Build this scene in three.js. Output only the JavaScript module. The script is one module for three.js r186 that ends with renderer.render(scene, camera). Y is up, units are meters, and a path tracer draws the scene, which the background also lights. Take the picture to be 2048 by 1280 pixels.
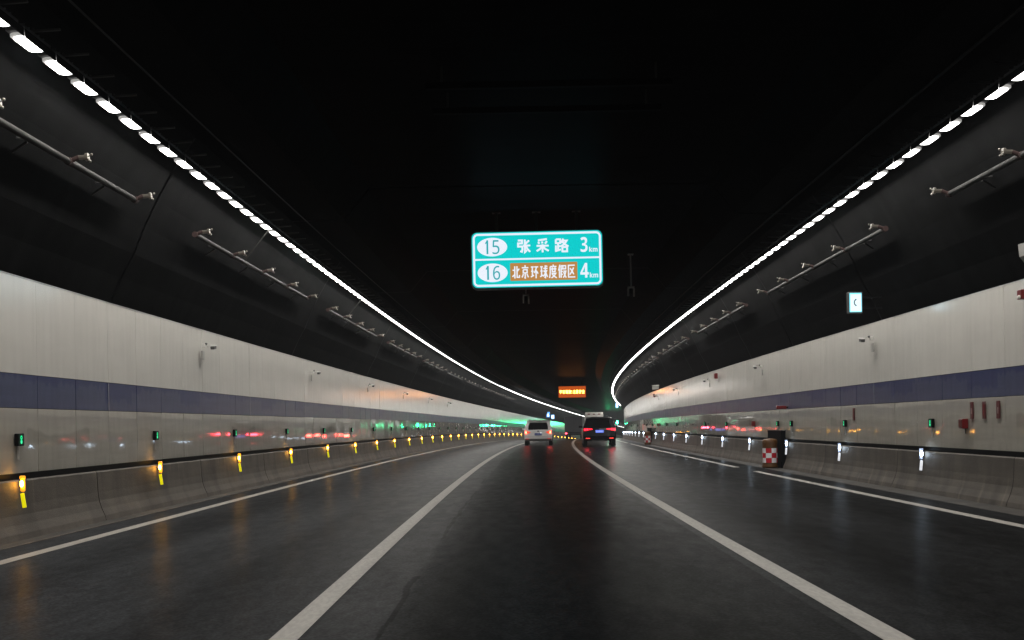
import * as THREE from 'three';
import { mergeGeometries } from 'three/addons/utils/BufferGeometryUtils.js';
import { RoundedBoxGeometry } from 'three/addons/geometries/RoundedBoxGeometry.js';
import { RectAreaLightUniformsLib } from 'three/addons/lights/RectAreaLightUniformsLib.js';
RectAreaLightUniformsLib.init();

// ---------------------------------------------------------------- camera, air, exposure
const scene = new THREE.Scene();
const EYE = 1.28, FOCAL = 2200;                                   // eye height (m), focal length of the 2048 px wide frame
const camera = new THREE.PerspectiveCamera(2 * Math.atan(640 / FOCAL) * 180 / Math.PI, 1.6, 0.1, 900);
camera.position.set(0, EYE, 0);
camera.rotation.z = -0.01575;                                      // the car leans a little in the bend
camera.setViewOffset(2048, 1280, 1.3, -207, 2048, 1280);           // shifted lens: horizon below the middle
scene.add(camera);
const renderer = new THREE.WebGLRenderer({ antialias: true });
renderer.setSize(1024, 640);
renderer.toneMapping = THREE.LinearToneMapping;
renderer.toneMappingExposure = 1;
renderer.shadowMap.enabled = true;
scene.background = new THREE.Color(0.002, 0.0025, 0.004);          // night outside the bore
scene.fog = new THREE.FogExp2(new THREE.Color(0.8, 0.85, 0.92), 0.00065);
const LAMP_L = 100;                                                 // radiance of the tunnel lamps

// ---------------------------------------------------------------- helpers
let seed = 20240611;
const rnd = () => { seed = (seed + 0x6d2b79f5) | 0; let t = Math.imul(seed ^ (seed >>> 15), 1 | seed); t = (t + Math.imul(t ^ (t >>> 7), 61 | t)) ^ t; return ((t ^ (t >>> 14)) >>> 0) / 4294967296; };
const rr = (a, b) => a + (b - a) * rnd();
const used = new Map();
function numbered(n) { const k = used.get(n) ?? 0; used.set(n, k + 1); return k ? n + '_' + String(k).padStart(3, '0') : n; }
function tag(o, label, category, group, kind) {
  if (label) o.userData.label = label;
  if (category) o.userData.category = category;
  if (group) o.userData.group = group;
  if (kind) o.userData.kind = kind;
  return o;
}
const cast = (m) => { m.castShadow = true; m.receiveShadow = true; return m; };
function mesh(name, geo, mat, parent = scene) {
  const m = cast(new THREE.Mesh(Array.isArray(geo) ? mergeGeometries(geo.map(plain)) : geo, mat));
  m.name = parent === scene ? numbered(name) : name;
  if (parent !== scene) { const same = parent.children.filter((c) => c.userData.base === name).length; m.userData.base = name; if (same) m.name = name + '_' + String(same).padStart(3, '0'); }
  parent.add(m); return m;
}
function plain(g) { let q = g.index ? g.toNonIndexed() : g; const r = new THREE.BufferGeometry(); for (const k of ['position', 'normal', 'uv']) if (q.attributes[k]) r.setAttribute(k, q.attributes[k]); if (!r.attributes.uv) r.setAttribute('uv', new THREE.BufferAttribute(new Float32Array(r.attributes.position.count * 2), 2)); return r; }
function thing(name, label, category, pos, turn = 0, group, kind) {
  const o = new THREE.Group(); o.name = numbered(name); scene.add(o);
  if (pos) o.position.copy(pos); o.rotation.y = turn;
  return tag(o, label, category, group, kind);
}
function dup(root, pos, turn, label) { const r = root.clone(); r.name = numbered(root.name.replace(/_\d{3}$/, '')); scene.add(r); r.position.copy(pos); r.rotation.y = turn; r.userData = { ...root.userData, label }; return r; }
const box = (w, h, d, x = 0, y = 0, z = 0) => new THREE.BoxGeometry(w, h, d).translate(x, y, z);
const rbox = (w, h, d, r, x = 0, y = 0, z = 0) => new RoundedBoxGeometry(w, h, d, 2, r).translate(x, y, z);
const cyl = (r0, r1, h, n = 12) => new THREE.CylinderGeometry(r0, r1, h, n);
function rod(a, b, r, n = 6) { const A = new THREE.Vector3(...a), B = new THREE.Vector3(...b), d = B.clone().sub(A); const g = cyl(r, r, d.length(), n); g.applyQuaternion(new THREE.Quaternion().setFromUnitVectors(new THREE.Vector3(0, 1, 0), d.clone().normalize())); return g.translate(...A.add(B).multiplyScalar(0.5).toArray()); }
const ORD1 = ['', 'first', 'second', 'third', 'fourth', 'fifth', 'sixth', 'seventh', 'eighth', 'ninth', 'tenth', 'eleventh', 'twelfth', 'thirteenth', 'fourteenth', 'fifteenth', 'sixteenth', 'seventeenth', 'eighteenth', 'nineteenth'];
const TENS = ['', '', 'twenty', 'thirty', 'forty', 'fifty', 'sixty', 'seventy', 'eighty', 'ninety'], TENTH = ['', '', 'twentieth', 'thirtieth', 'fortieth', 'fiftieth', 'sixtieth', 'seventieth', 'eightieth', 'ninetieth'];
function ordinal(n) { if (n >= 100) return n === 100 ? 'hundredth' : 'hundred-and-' + ordinal(n - 100); if (n < 20) return ORD1[n]; const t = Math.floor(n / 10), u = n % 10; return u ? TENS[t] + '-' + ORD1[u] : TENTH[t]; }

// the bend: everything is laid out along a road that turns right and dips; X across, h above the road, z metres ahead
const cx = (z) => 3.248e-4 * z * z + (z > 0 ? 3.608e-7 * z * z * z : 0);
const dip = (z) => 1.34e-5 * z * z + (z > 0 ? 1.936e-7 * z * z * z : 0);
const P = (X, h, z) => new THREE.Vector3(cx(z) + X, h - dip(z), -z);
const turnAt = (z) => -Math.atan((cx(z + 0.5) - cx(z - 0.5)));
const CEN = 0.507;                                                 // the bore's axis, right of the camera's path
const Z0 = -30, Z1 = 330;
function range(a, b, step) { const n = Math.max(1, Math.round((b - a) / step)), out = []; for (let i = 0; i <= n; i++) out.push(a + (b - a) * i / n); return out; }
// a profile [[X, h], ...] drawn along the road; hard edges between its stretches; uv in metres (along, round the profile)
function sweep(profile, zs, u0 = 0) {
  const pos = [], uv = [], idx = []; let l0 = 0;
  for (let s = 0; s < profile.length - 1; s++) {
    const [a, b] = [profile[s], profile[s + 1]], l1 = l0 + Math.hypot(b[0] - a[0], b[1] - a[1]), base = pos.length / 3;
    zs.forEach((z, i) => { const p = P(a[0], a[1], z), q = P(b[0], b[1], z); pos.push(p.x, p.y, p.z, q.x, q.y, q.z); uv.push(z - u0, l0, z - u0, l1); if (i) { const k = base + 2 * i; idx.push(k - 2, k - 1, k, k - 1, k + 1, k); } });
    l0 = l1;
  }
  const g = new THREE.BufferGeometry();
  g.setAttribute('position', new THREE.Float32BufferAttribute(pos, 3)); g.setAttribute('uv', new THREE.Float32BufferAttribute(uv, 2)); g.setIndex(idx); g.computeVertexNormals();
  return g;
}
const flip = (pr) => pr.slice().reverse();
const bothWays = (pts, side) => (side < 0 ? pts.map(([s, h]) => [CEN - s, h]) : flip(pts.map(([s, h]) => [CEN + s, h])));

// ---------------------------------------------------------------- textures
function canvas(w, h, draw) { const c = document.createElement('canvas'); c.width = w; c.height = h; draw(c.getContext('2d'), w, h); return c; }
function tex(c, rx = 1, ry = 1, srgb = true) { const t = new THREE.CanvasTexture(c); t.wrapS = t.wrapT = THREE.RepeatWrapping; t.repeat.set(rx, ry); if (srgb) t.colorSpace = THREE.SRGBColorSpace; return t; }
function noiseGrid(n) { const a = new Float32Array(n * n); for (let i = 0; i < n * n; i++) a[i] = rnd(); return (x, y) => { x = ((x % n) + n) % n; y = ((y % n) + n) % n; const i = Math.floor(x), j = Math.floor(y), u = x - i, v = y - j, s = u * u * (3 - 2 * u), t = v * v * (3 - 2 * v), i1 = (i + 1) % n, j1 = (j + 1) % n; return (a[j * n + i] * (1 - s) + a[j * n + i1] * s) * (1 - t) + (a[j1 * n + i] * (1 - s) + a[j1 * n + i1] * s) * t; }; }
function field(w, h, f) { const d = new Uint8Array(w * h * 4); for (let y = 0; y < h; y++) for (let x = 0; x < w; x++) { const v = f(x / w, y / h), o = (y * w + x) * 4; if (typeof v === 'number') { d[o] = d[o + 1] = d[o + 2] = Math.max(0, Math.min(255, v * 255)); } else { for (let c = 0; c < 3; c++) d[o + c] = Math.max(0, Math.min(255, v[c] * 255)); } d[o + 3] = 255; } return d; }
function dataTex(w, h, f, rx, ry, srgb) { const t = new THREE.DataTexture(field(w, h, f), w, h); t.wrapS = t.wrapT = THREE.RepeatWrapping; t.magFilter = THREE.LinearFilter; t.minFilter = THREE.LinearFilter; t.repeat.set(rx, ry); if (srgb) t.colorSpace = THREE.SRGBColorSpace; t.needsUpdate = true; return t; }
const N8 = noiseGrid(8), N16 = noiseGrid(16), N32 = noiseGrid(32), N64 = noiseGrid(64), N128 = noiseGrid(128), N256 = noiseGrid(256);
const fbm = (u, v) => N8(u * 8, v * 8) * 0.4 + N16(u * 16, v * 16) * 0.25 + N32(u * 32, v * 32) * 0.17 + N64(u * 64, v * 64) * 0.11 + N128(u * 128, v * 128) * 0.07;

// road: u over 40 m along, v over 13.2 m across (v = 0 at X = -6.1)
const crackX = (z, k) => -0.86 + 0.06 * (N64(z * 64, 0.3 + k) - 0.5);
function roadTone(u, v) {
  const X = v * 13.2 - 6.1; let t = 0.178;                               // sRGB grey of worn asphalt
  t += (fbm(u, v) - 0.5) * 0.045 + (N256(u * 256, v * 256) - 0.5) * 0.045 + (rnd() - 0.5) * 0.09;
  t += (N16(u * 4, v * 16 + 5) - 0.5) * 0.05 + (N32(u * 3, v * 32) - 0.5) * 0.05;    // long streaks
  for (const c of [-3.2, 0.39, 4.0]) for (const k of [-0.85, 0.85]) t -= 0.018 * Math.exp(-(((X - c - k) / 0.35) ** 2));   // wheel tracks
  if (X > 2.1) t -= 0.042; if (X < -1.4) t += 0.03;
  if (X > -0.84 && X < 2.0) t -= 0.062 * Math.min(1, (X + 0.84) / 0.3);  // the newer, darker surface of the middle lane
  if (X > -1.3 && X < -0.86) t += 0.03;
  if (Math.abs(X - (-0.86 + 0.05 * (N64(u * 64, 0.3) - 0.5))) < 0.012 + 0.02 * N32(u * 32, 3) && N16(u * 16, 7) > 0.42) t -= 0.1;  // joint between the two surfacings
  return t;
}
const roadMap = dataTex(2048, 1024, (u, v) => { const t = roadTone(u, v); return [t * 0.965, t * 0.99, t * 1.03]; }, 1 / 40, 1 / 13.2, true);
const roadRough = dataTex(1024, 512, (u, v) => { const X = v * 13.2 - 6.1; let r = 0.33 + (fbm(u + 0.3, v + 0.2) - 0.5) * 0.06 + (N128(u * 128, v * 128) - 0.5) * 0.06; if (X > -0.84 && X < 2) r += 0.03; return r; }, 1 / 40, 1 / 13.2, false);
const roadBump = dataTex(512, 512, (u, v) => N256(u * 256, v * 256) * 0.5 + N128(u * 128, v * 128) * 0.35 + N64(u * 64, v * 64) * 0.15, 1 / 2.6, 1 / 2.6, false);
const concreteMap = dataTex(1024, 512, (u, v) => {                        // u: 10 m along, v: 1.25 m up
  let t = 0.328 + (fbm(u, v) - 0.5) * 0.09 + (N128(u * 128, v * 3) - 0.5) * 0.03 + (N32(u * 32, v * 2 + 9) - 0.5) * 0.05;
  t -= 0.05 * Math.max(0, N32(u * 32, v * 1.5 + 2) - 0.55) * 4 * (1 - v * 0.6);
  const mark = N64(u * 64, 11.2); if (mark > 0.86 && v < 0.45) t += 0.07 * (1 - v / 0.45);
  return [t, t * 0.915, t * 0.825];
}, 1 / 10, 1 / 1.25, true);
const concreteBump = dataTex(512, 512, (u, v) => fbm(u * 2, v * 2) * 0.7 + N256(u * 256, v * 256) * 0.3, 1 / 2.5, 1 / 1.25, false);
const liningMap = dataTex(512, 512, (u, v) => { const t = 0.086 + (fbm(u, v) - 0.5) * 0.05 + (N64(u * 64, v * 5) - 0.5) * 0.022; return [t, t * 1.01, t * 1.03]; }, 1 / 12, 1 / 6, true);
const panelMap = dataTex(1024, 512, (u, v) => {                           // enamel with a thin film of road dust, u: 9.5 m, v: 2.4 m
  let t = 0.85 + (fbm(u, v) - 0.5) * 0.04 + (N128(u * 128, v * 4) - 0.5) * 0.025;
  return [t, t * 0.985, t * 0.957];
}, 1 / 9.5, 1 / 2.4, true);
const dirtyPanelMap = dataTex(1024, 512, (u, v) => {                      // the lower row: darker overall and towards the bottom, with a wiped cloudy band of dirt
  let t = 0.69 + (fbm(u, v) - 0.5) * 0.07 + (N128(u * 128, v * 3) - 0.5) * 0.03;
  const edge = 0.63 + 0.22 * (N16(u * 16, 2.5) - 0.5) + 0.06 * (N64(u * 64, 1.5) - 0.5), low = 0.40 + 0.1 * (N16(u * 16, 6.5) - 0.5);
  const m = THREE.MathUtils.smoothstep(v, low - 0.04, low + 0.05) * (1 - THREE.MathUtils.smoothstep(v, edge - 0.05, edge + 0.02)) * (N8(u * 8, 4) > 0.35 ? 1 : 0.3);
  t -= 0.07 * m + (1 - v) * 0.05;
  return [t, t * 0.975, t * 0.925];
}, 1 / 9.5, 1 / 0.8, true);
const bluePanelMap = dataTex(2048, 256, (u, v) => {                       // clean dark blue along the top, dust hanging below it in drips
  const drip = 0.80 + 0.24 * (N32(u * 32, 1) - 0.5) + 0.22 * (N128(u * 128, 2) - 0.5) + (N8(u * 8, 3) > 0.6 ? -0.5 : 0);
  const d = THREE.MathUtils.smoothstep(v, drip - 0.02, drip + 0.1), n = (N128(u * 128, v * 2) - 0.5) * 0.04 + (fbm(u, v) - 0.5) * 0.06;
  const dust = [0.248 + n, 0.278 + n, 0.405 + n], clean = [0.165 + n, 0.205 + n, 0.385 + n];
  return dust.map((x, i) => x * (1 - d) + clean[i] * d);
}, 1 / 9.5, 1 / 0.41, true);
const waveBump = dataTex(512, 512, (u, v) => N8(u * 8, v * 8) * 0.72 + N16(u * 16, v * 16) * 0.22 + N64(u * 64, v * 16) * 0.03, 1 / 6.1, 1 / 48, false);
const paintMap = dataTex(512, 128, (u, v) => { let t = 0.615 + (fbm(u, v) - 0.5) * 0.06 + (N128(u * 128, v * 30) - 0.5) * 0.08; if (N64(u * 64, v * 4) > 0.96) t -= 0.06; return [t, t * 0.97, t * 0.93]; }, 1 / 8, 1 / 0.5, true);

// ---------------------------------------------------------------- materials
const std = (o) => new THREE.MeshStandardMaterial(o);
const phys = (o) => new THREE.MeshPhysicalMaterial(o);
const lin = (r, g, b) => new THREE.Color().setRGB(r, g, b);
const DS = THREE.DoubleSide;
const M = {
  road: phys({ map: roadMap, roughnessMap: roadRough, roughness: 1, specularIntensity: 0.0027, bumpMap: roadBump, bumpScale: 0.0004, side: DS }),
  gutter: std({ map: concreteMap, color: lin(0.42, 0.42, 0.43), roughness: 0.75, bumpMap: concreteBump, bumpScale: 0.003, side: DS }),
  kerb: std({ map: concreteMap, color: lin(1.1, 1.1, 1.1), roughness: 0.8, side: DS }),
  paint: std({ map: paintMap, roughness: 0.55, bumpMap: roadBump, bumpScale: 0.0012, side: DS }),
  concrete: std({ map: concreteMap, roughness: 0.72, bumpMap: concreteBump, bumpScale: 0.004, side: DS }),
  lining: phys({ map: liningMap, roughness: 0.7, specularIntensity: 0.006, side: DS }),
  ceiling: phys({ map: liningMap, color: lin(0.85, 0.85, 0.9), roughness: 0.42, specularIntensity: 0.0009, side: DS }),
  gap: std({ color: lin(0.008, 0.008, 0.009), roughness: 0.9, side: DS }),
  panelUp: phys({ map: panelMap, roughness: 0.17, specularIntensity: 1.35, bumpMap: waveBump, bumpScale: 0.0036, side: DS }),
  panelLow: phys({ map: dirtyPanelMap, roughness: 0.042, specularIntensity: 1.35, bumpMap: waveBump, bumpScale: 0.0036, side: DS }),
  panelBlue: phys({ map: bluePanelMap, roughness: 0.34, bumpMap: waveBump, bumpScale: 0.0036, side: DS }),
  trim: std({ color: lin(0.55, 0.55, 0.54), roughness: 0.35, metalness: 0.3, side: DS }),
  steel: std({ color: lin(0.05, 0.05, 0.05), roughness: 0.6, metalness: 0.3 }),
  pipe: phys({ color: lin(0.02, 0.02, 0.019), roughness: 0.7, specularIntensity: 0.3 }),
  redPipe: std({ color: lin(0.022, 0.007, 0.006), roughness: 0.8 }),
  brass: std({ color: lin(0.15, 0.135, 0.115), roughness: 0.3, metalness: 0.7 }),
  housing: std({ color: lin(0.2, 0.2, 0.21), roughness: 0.45, metalness: 0.5 }),
  reflector: std({ color: lin(0.22, 0.22, 0.22), roughness: 0.35, metalness: 0.15, side: DS }),
  lens: std({ color: lin(0.8, 0.8, 0.8), emissive: lin(1, 0.985, 0.95), emissiveIntensity: 7, roughness: 0.4 }),
  haloCover: std({ color: lin(0.6, 0.6, 0.6), emissive: lin(1, 0.98, 0.93), emissiveIntensity: 0.3, roughness: 0.5 }),  // dim glow imitating the halo around the lens
  black: phys({ color: lin(0.007, 0.007, 0.008), roughness: 0.7, specularIntensity: 0.05 }),
  blackGloss: phys({ color: lin(0.006, 0.006, 0.009), roughness: 0.3, specularIntensity: 0.4, clearcoat: 0.35, clearcoatRoughness: 0.05 }),
  glassDark: phys({ color: lin(0.006, 0.007, 0.008), roughness: 0.08, clearcoat: 0.6, clearcoatRoughness: 0.04 }),
  rubber: std({ color: lin(0.015, 0.015, 0.015), roughness: 0.85 }),
  grey: std({ color: lin(0.36, 0.35, 0.33), roughness: 0.5 }),
  pale: std({ color: lin(0.66, 0.65, 0.62), roughness: 0.42 }),
  darkGrey: std({ color: lin(0.06, 0.06, 0.06), roughness: 0.5 }),
  redBox: std({ color: lin(0.16, 0.007, 0.009), roughness: 0.35 }),
  redSign: std({ color: lin(0.10, 0.011, 0.014), roughness: 0.4 }),
  signPale: std({ color: lin(0.30, 0.2, 0.2), roughness: 0.5 }),
};

// ---------------------------------------------------------------- road, gutters, painted lines
const zsRoad = range(Z0, Z1, 2);
const stripAt = (X0, X1, y, zs, u0) => sweep([[X0, y], [X1, y]], zs, u0);
{
  const g = stripAt(-5.56, 6.42, 0, zsRoad);
  g.attributes.uv.array.forEach((_, i, a) => { if (i % 2) a[i] += 0.54; });
  tag(mesh('road', g, M.road), 'dark worn asphalt carriageway of three lanes bending right through the tunnel', 'road', null, 'structure');
  tag(mesh('gutter', sweep([[-6.25, -0.004], [-5.60, -0.004]], zsRoad), M.gutter), 'grey gutter strip between the left barrier and the carriageway', 'gutter', null, 'structure');
  tag(mesh('gutter', sweep([[6.42, -0.004], [7.3, -0.004]], zsRoad), M.gutter), 'dark gutter strip along the foot of the right barrier', 'gutter', null, 'structure');
  tag(mesh('kerb_strip', sweep([[-5.60, -0.01], [-5.60, 0.008], [-5.56, 0.008], [-5.56, -0.01]], zsRoad), M.kerb), 'thin pale edging strip between left gutter and asphalt', 'edging', null, 'structure');
  const lineAt = (X, w, zs, label) => tag(mesh('lane_marking', stripAt(X - w / 2, X + w / 2, 0.005, zs), M.paint), label, 'road marking', null, 'structure');
  lineAt(-1.405, 0.175, zsRoad, 'solid white line between the left lane and the middle lane');
  lineAt(2.193, 0.175, zsRoad, 'solid white line between the middle lane and the right lane');
  lineAt(-5.037, 0.165, zsRoad, 'white edge line beside the left gutter and barrier');
  lineAt(5.834, 0.165, range(Z0, 27.5, 2), 'white edge line on the right, nearer piece ending at the black cabinet');
  lineAt(5.834, 0.165, range(30, 70, 2), 'white edge line on the right, starting beyond the black cabinet');
  lineAt(5.834, 0.165, range(73, Z1, 2), 'farthest white edge line on the right, beyond the far barrel');
}

// ---------------------------------------------------------------- bore: lining and flat ceiling in rings, joints left open
const liningPts = [[6.545, 3.185], [6.38, 3.55], ...[3.9, 4.3, 4.7, 5.05, 5.35, 5.62].map((h) => [Math.sqrt(6.6 ** 2 - (h - 1.6) ** 2), h])];   // an arc of the round bore
const ceilPts = [[5.24, 5.62], [4.15, 5.64], [3.6, 6.3], [-3.6, 6.3], [-4.15, 5.64], [-5.24, 5.62]];
const RING = 12.6;
{
  const shellR = [[7.2, -0.6], [6.85, 3.0], [6.35, 4.6], [5.6, 5.9], [4.4, 6.1], [4.0, 6.75]];
  const outer = [...shellR.map(([s, h]) => [CEN + s, h]), ...flip(shellR).map(([s, h]) => [CEN - s, h])];
  tag(mesh('tunnel_shell', sweep(outer, range(Z0, Z1, 6)), M.gap), 'black outer shell of the tunnel bore seen only in the joints', 'tunnel shell', null, 'structure');
  for (const side of [-1, 1]) {
    const root = thing('tunnel_lining', side < 0 ? 'dark curved lining above the left cladding, with ring joints' : 'dark curved lining above the right cladding, with ring joints', 'tunnel lining', null, 0, null, 'structure');
    const start = side < 0 ? 16.4 - 4 * RING : 21.3 - 4 * RING;
    const joints = []; for (let z = start; z < Z1 + RING; z += RING) { joints.push(z); if (side > 0 && z > 20) joints.push(z + 9.9 + rr(-3, 0.5)); }
    for (let k = 0; k < joints.length - 1; k++) { const z = joints[k], a = Math.max(Z0, z + 0.035), b = Math.min(Z1, joints[k + 1] - 0.035); if (b > a + 1) mesh('lining_segment', sweep(bothWays(liningPts, side), range(a, b, 2.2), z), M.lining, root); }
  }
  const root = thing('tunnel_ceiling', 'black flat ceiling with chamfered sides and cross joints', 'ceiling', null, 0, null, 'structure');
  for (let z = 23.2 - 5 * RING; z < Z1; z += RING) { const a = Math.max(Z0, z + 0.05), b = Math.min(Z1, z + RING - 0.05); if (b > a + 1) mesh('ceiling_segment', sweep(ceilPts.map(([s, h]) => [CEN + s, h]), range(a, b, 2.2), z), M.ceiling, root); }
  // walls that close the bore behind the camera and beyond the bend
  const cap = (z) => { const s = new THREE.Shape(); [...shellR.map(([q, h]) => [q, h]), ...flip(shellR).map(([q, h]) => [-q, h])].forEach(([x, y], i) => (i ? s.lineTo(x, y) : s.moveTo(x, y))); const g = new THREE.ExtrudeGeometry(s, { depth: 0.4, bevelEnabled: false }); const m = mesh('end_wall', g, M.gap); m.position.copy(P(CEN, 0, z)); m.rotation.y = turnAt(z); return m; };
  tag(cap(Z1 + 0.5), 'dark end of the bore hidden beyond the bend', 'wall', null, 'structure');
}

// ---------------------------------------------------------------- cladding: three rows of enamel panels on each wall
const ROWS = [['white_panel', 1.985, 3.165, 0.0, 0.0, 'panelUp'], ['blue_panel', 1.57, 1.977, 0, 0, 'panelBlue'], ['white_panel', 0.775, 1.562, 0, 0, 'panelLow']];
const PITCH = 1.19;
function panelGeo(side, z0, z1, h0, h1, lean0, lean1, rough) {            // a slightly bowed sheet with returned edges; bows differ from sheet to sheet
  const XW = side < 0 ? -6.045 : 7.06, gapz = 0.005, nz = rough ? 1 : 4, nh = rough ? 1 : 3;
  const tz = rr(-1, 1) * 0.0028, th = rr(-1, 1) * (h0 > 1.9 ? 0.0026 : 0.0013), bow = rr(-1, 1) * 0.0016, pos = [], uv = [], idx = [];
  const uo = z0;
  for (let i = 0; i <= nz; i++) for (let j = 0; j <= nh; j++) {
    const a = i / nz, b = j / nh, z = z0 + gapz + (z1 - z0 - 2 * gapz) * a, h = h0 + (h1 - h0) * b;
    const off = tz * (a - 0.5) * 2 + th * (b - 0.5) * 2 + bow * 4 * a * (1 - a) + lean0 + (lean1 - lean0) * b;
    const p = P(XW - side * off, h, z); pos.push(p.x, p.y, p.z); uv.push(z, h - h0);
  }
  for (let i = 0; i < nz; i++) for (let j = 0; j < nh; j++) { const k = i * (nh + 1) + j, l = k + nh + 1; if (side < 0) idx.push(k, l, k + 1, k + 1, l, l + 1); else idx.push(k, k + 1, l, k + 1, l + 1, l); }
  const rim = (list) => { for (let q = 0; q < list.length - 1; q++) { const b0 = pos.length / 3; for (const k of [list[q], list[q + 1]]) { const X = pos[3 * k], Y = pos[3 * k + 1], Z = pos[3 * k + 2]; pos.push(X, Y, Z, X + side * 0.022, Y, Z); uv.push(uv[2 * k], uv[2 * k + 1], uv[2 * k], uv[2 * k + 1]); } idx.push(b0, b0 + 1, b0 + 2, b0 + 1, b0 + 3, b0 + 2); } };
  rim([0, nh]); rim([nz * (nh + 1), nz * (nh + 1) + nh]); rim([nh, nz * (nh + 1) + nh]); rim([0, nz * (nh + 1)]);
  const g = new THREE.BufferGeometry(); g.setAttribute('position', new THREE.Float32BufferAttribute(pos, 3)); g.setAttribute('uv', new THREE.Float32BufferAttribute(uv, 2)); g.setIndex(idx); g.computeVertexNormals(); return g;
}
for (const side of [-1, 1]) {
  const root = thing(side < 0 ? 'wall_left' : 'wall_right', side < 0 ? 'left tunnel wall clad in white enamel panels with a dark blue band' : 'right tunnel wall clad in white enamel panels with a dark blue band', 'wall', null, 0, null, 'structure');
  const XW = side < 0 ? -6.045 : 7.06, start = side < 0 ? 13.9 : 15.9, k0 = -Math.floor((start - 9) / PITCH), k1 = 42;
  for (const [name, h0, h1, l0, l1, mat] of ROWS) {
    for (let k = k0; k < k1; k++) mesh(name, panelGeo(side, start + k * PITCH, start + (k + 1) * PITCH, h0, h1, l0, l1), M[mat], root);
    const far = [];
    for (let z = start + k1 * PITCH; z < Z1 - PITCH; z += PITCH) far.push(panelGeo(side, z, z + PITCH, h0, h1, l0, l1, true));
    for (let z = start + k0 * PITCH; z > Z0 + PITCH; z -= PITCH) far.push(panelGeo(side, z - PITCH, z, h0, h1, l0, l1, true));
    tag(mesh(name + '_run', far, M[mat], root), 'cladding panels of the far stretch', null, null, 'stuff');
  }
  mesh('backing', sweep(side < 0 ? [[XW - 0.03, 0.6], [XW - 0.03, 2.0], [XW - 0.03, 3.16]] : [[XW + 0.03, 0.6], [XW + 0.03, 2.0], [XW + 0.03, 3.16]], range(Z0, Z1, 2)), M.gap, root);
  const cap = (X, w) => (side < 0 ? [[X - w, 3.168], [X - w, 3.178], [X + 0.004, 3.178], [X + 0.004, 3.168]] : [[X + w, 3.168], [X + w, 3.178], [X - 0.004, 3.178], [X - 0.004, 3.168]]);
  mesh('top_trim', sweep(cap(XW - side * 0.0, 0.06), range(Z0, Z1, 2)), M.trim, root);
  const strips = [];                                                   // pale joint covers at every fourth seam of the blue band
  for (let k = side < 0 ? 2 : -2; k < 60; k += k % 3 ? 7 : 5) { const z = start + k * PITCH; strips.push(sweep([[XW - side * 0.006, 1.572], [XW - side * 0.006, 1.975]], [z - 0.007, z + 0.007])); }
  strips.forEach((g, i) => { if (i < 20) mesh('joint_cover', g, M.trim, root); });
}

// ---------------------------------------------------------------- concrete barriers, block by block
const barPts = [[6.62, 0.69], [6.51, 0.70], [6.49, 0.68], [6.475, 0.40], [6.46, 0.28], [6.425, 0.17], [6.38, 0.07], [6.36, -0.01]];
const blockEnd = (side, z) => { const s = new THREE.Shape(); const pts = [...barPts, [6.75, -0.01], [6.75, 0.69]]; pts.forEach(([q, h], i) => (i ? s.lineTo(side * q, h) : s.moveTo(side * q, h))); const g = plain(new THREE.ShapeGeometry(s)); g.rotateY(turnAt(z)); const p = P(CEN, 0, z); return g.translate(p.x, p.y, p.z); };
const NICHES = [[29.05, 31.6], [66.6, 69.6]];
for (const side of [-1, 1]) {
  const root = thing('concrete_barrier', side < 0 ? 'grey concrete safety barrier along the left wall with amber delineators' : 'grey concrete safety barrier along the right wall with white delineators', 'barrier', null, 0, null, 'structure');
  const cuts = [Z0]; const first = side < 0 ? 16.35 - 45 : 16.0 - 45;
  for (let z = first; z < 150; z += 4.93) if (z > Z0 + 1) cuts.push(z + rr(-0.15, 0.15)); cuts.push(Z1);
  const niche = side > 0 ? NICHES : [];
  for (let i = 0; i < cuts.length - 1; i++) {
    let spans = [[cuts[i] + 0.008, cuts[i + 1] - 0.008]];
    for (const [a, b] of niche) spans = spans.flatMap(([p, q]) => (q < a || p > b ? [[p, q]] : [[p, a], [b, q]].filter(([u, v]) => v - u > 0.3)));
    for (const [a, b] of spans) mesh('barrier_block', [sweep(bothWays(barPts, side), range(a, b, 1.7), rr(-5, 5)), blockEnd(side, a), blockEnd(side, b)], M.concrete, root);
  }
  mesh('dark_recess', sweep(bothWays([[6.66, -0.3], [6.66, 0.8]], side), range(Z0, Z1, 2)), M.gap, root);
}

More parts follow.
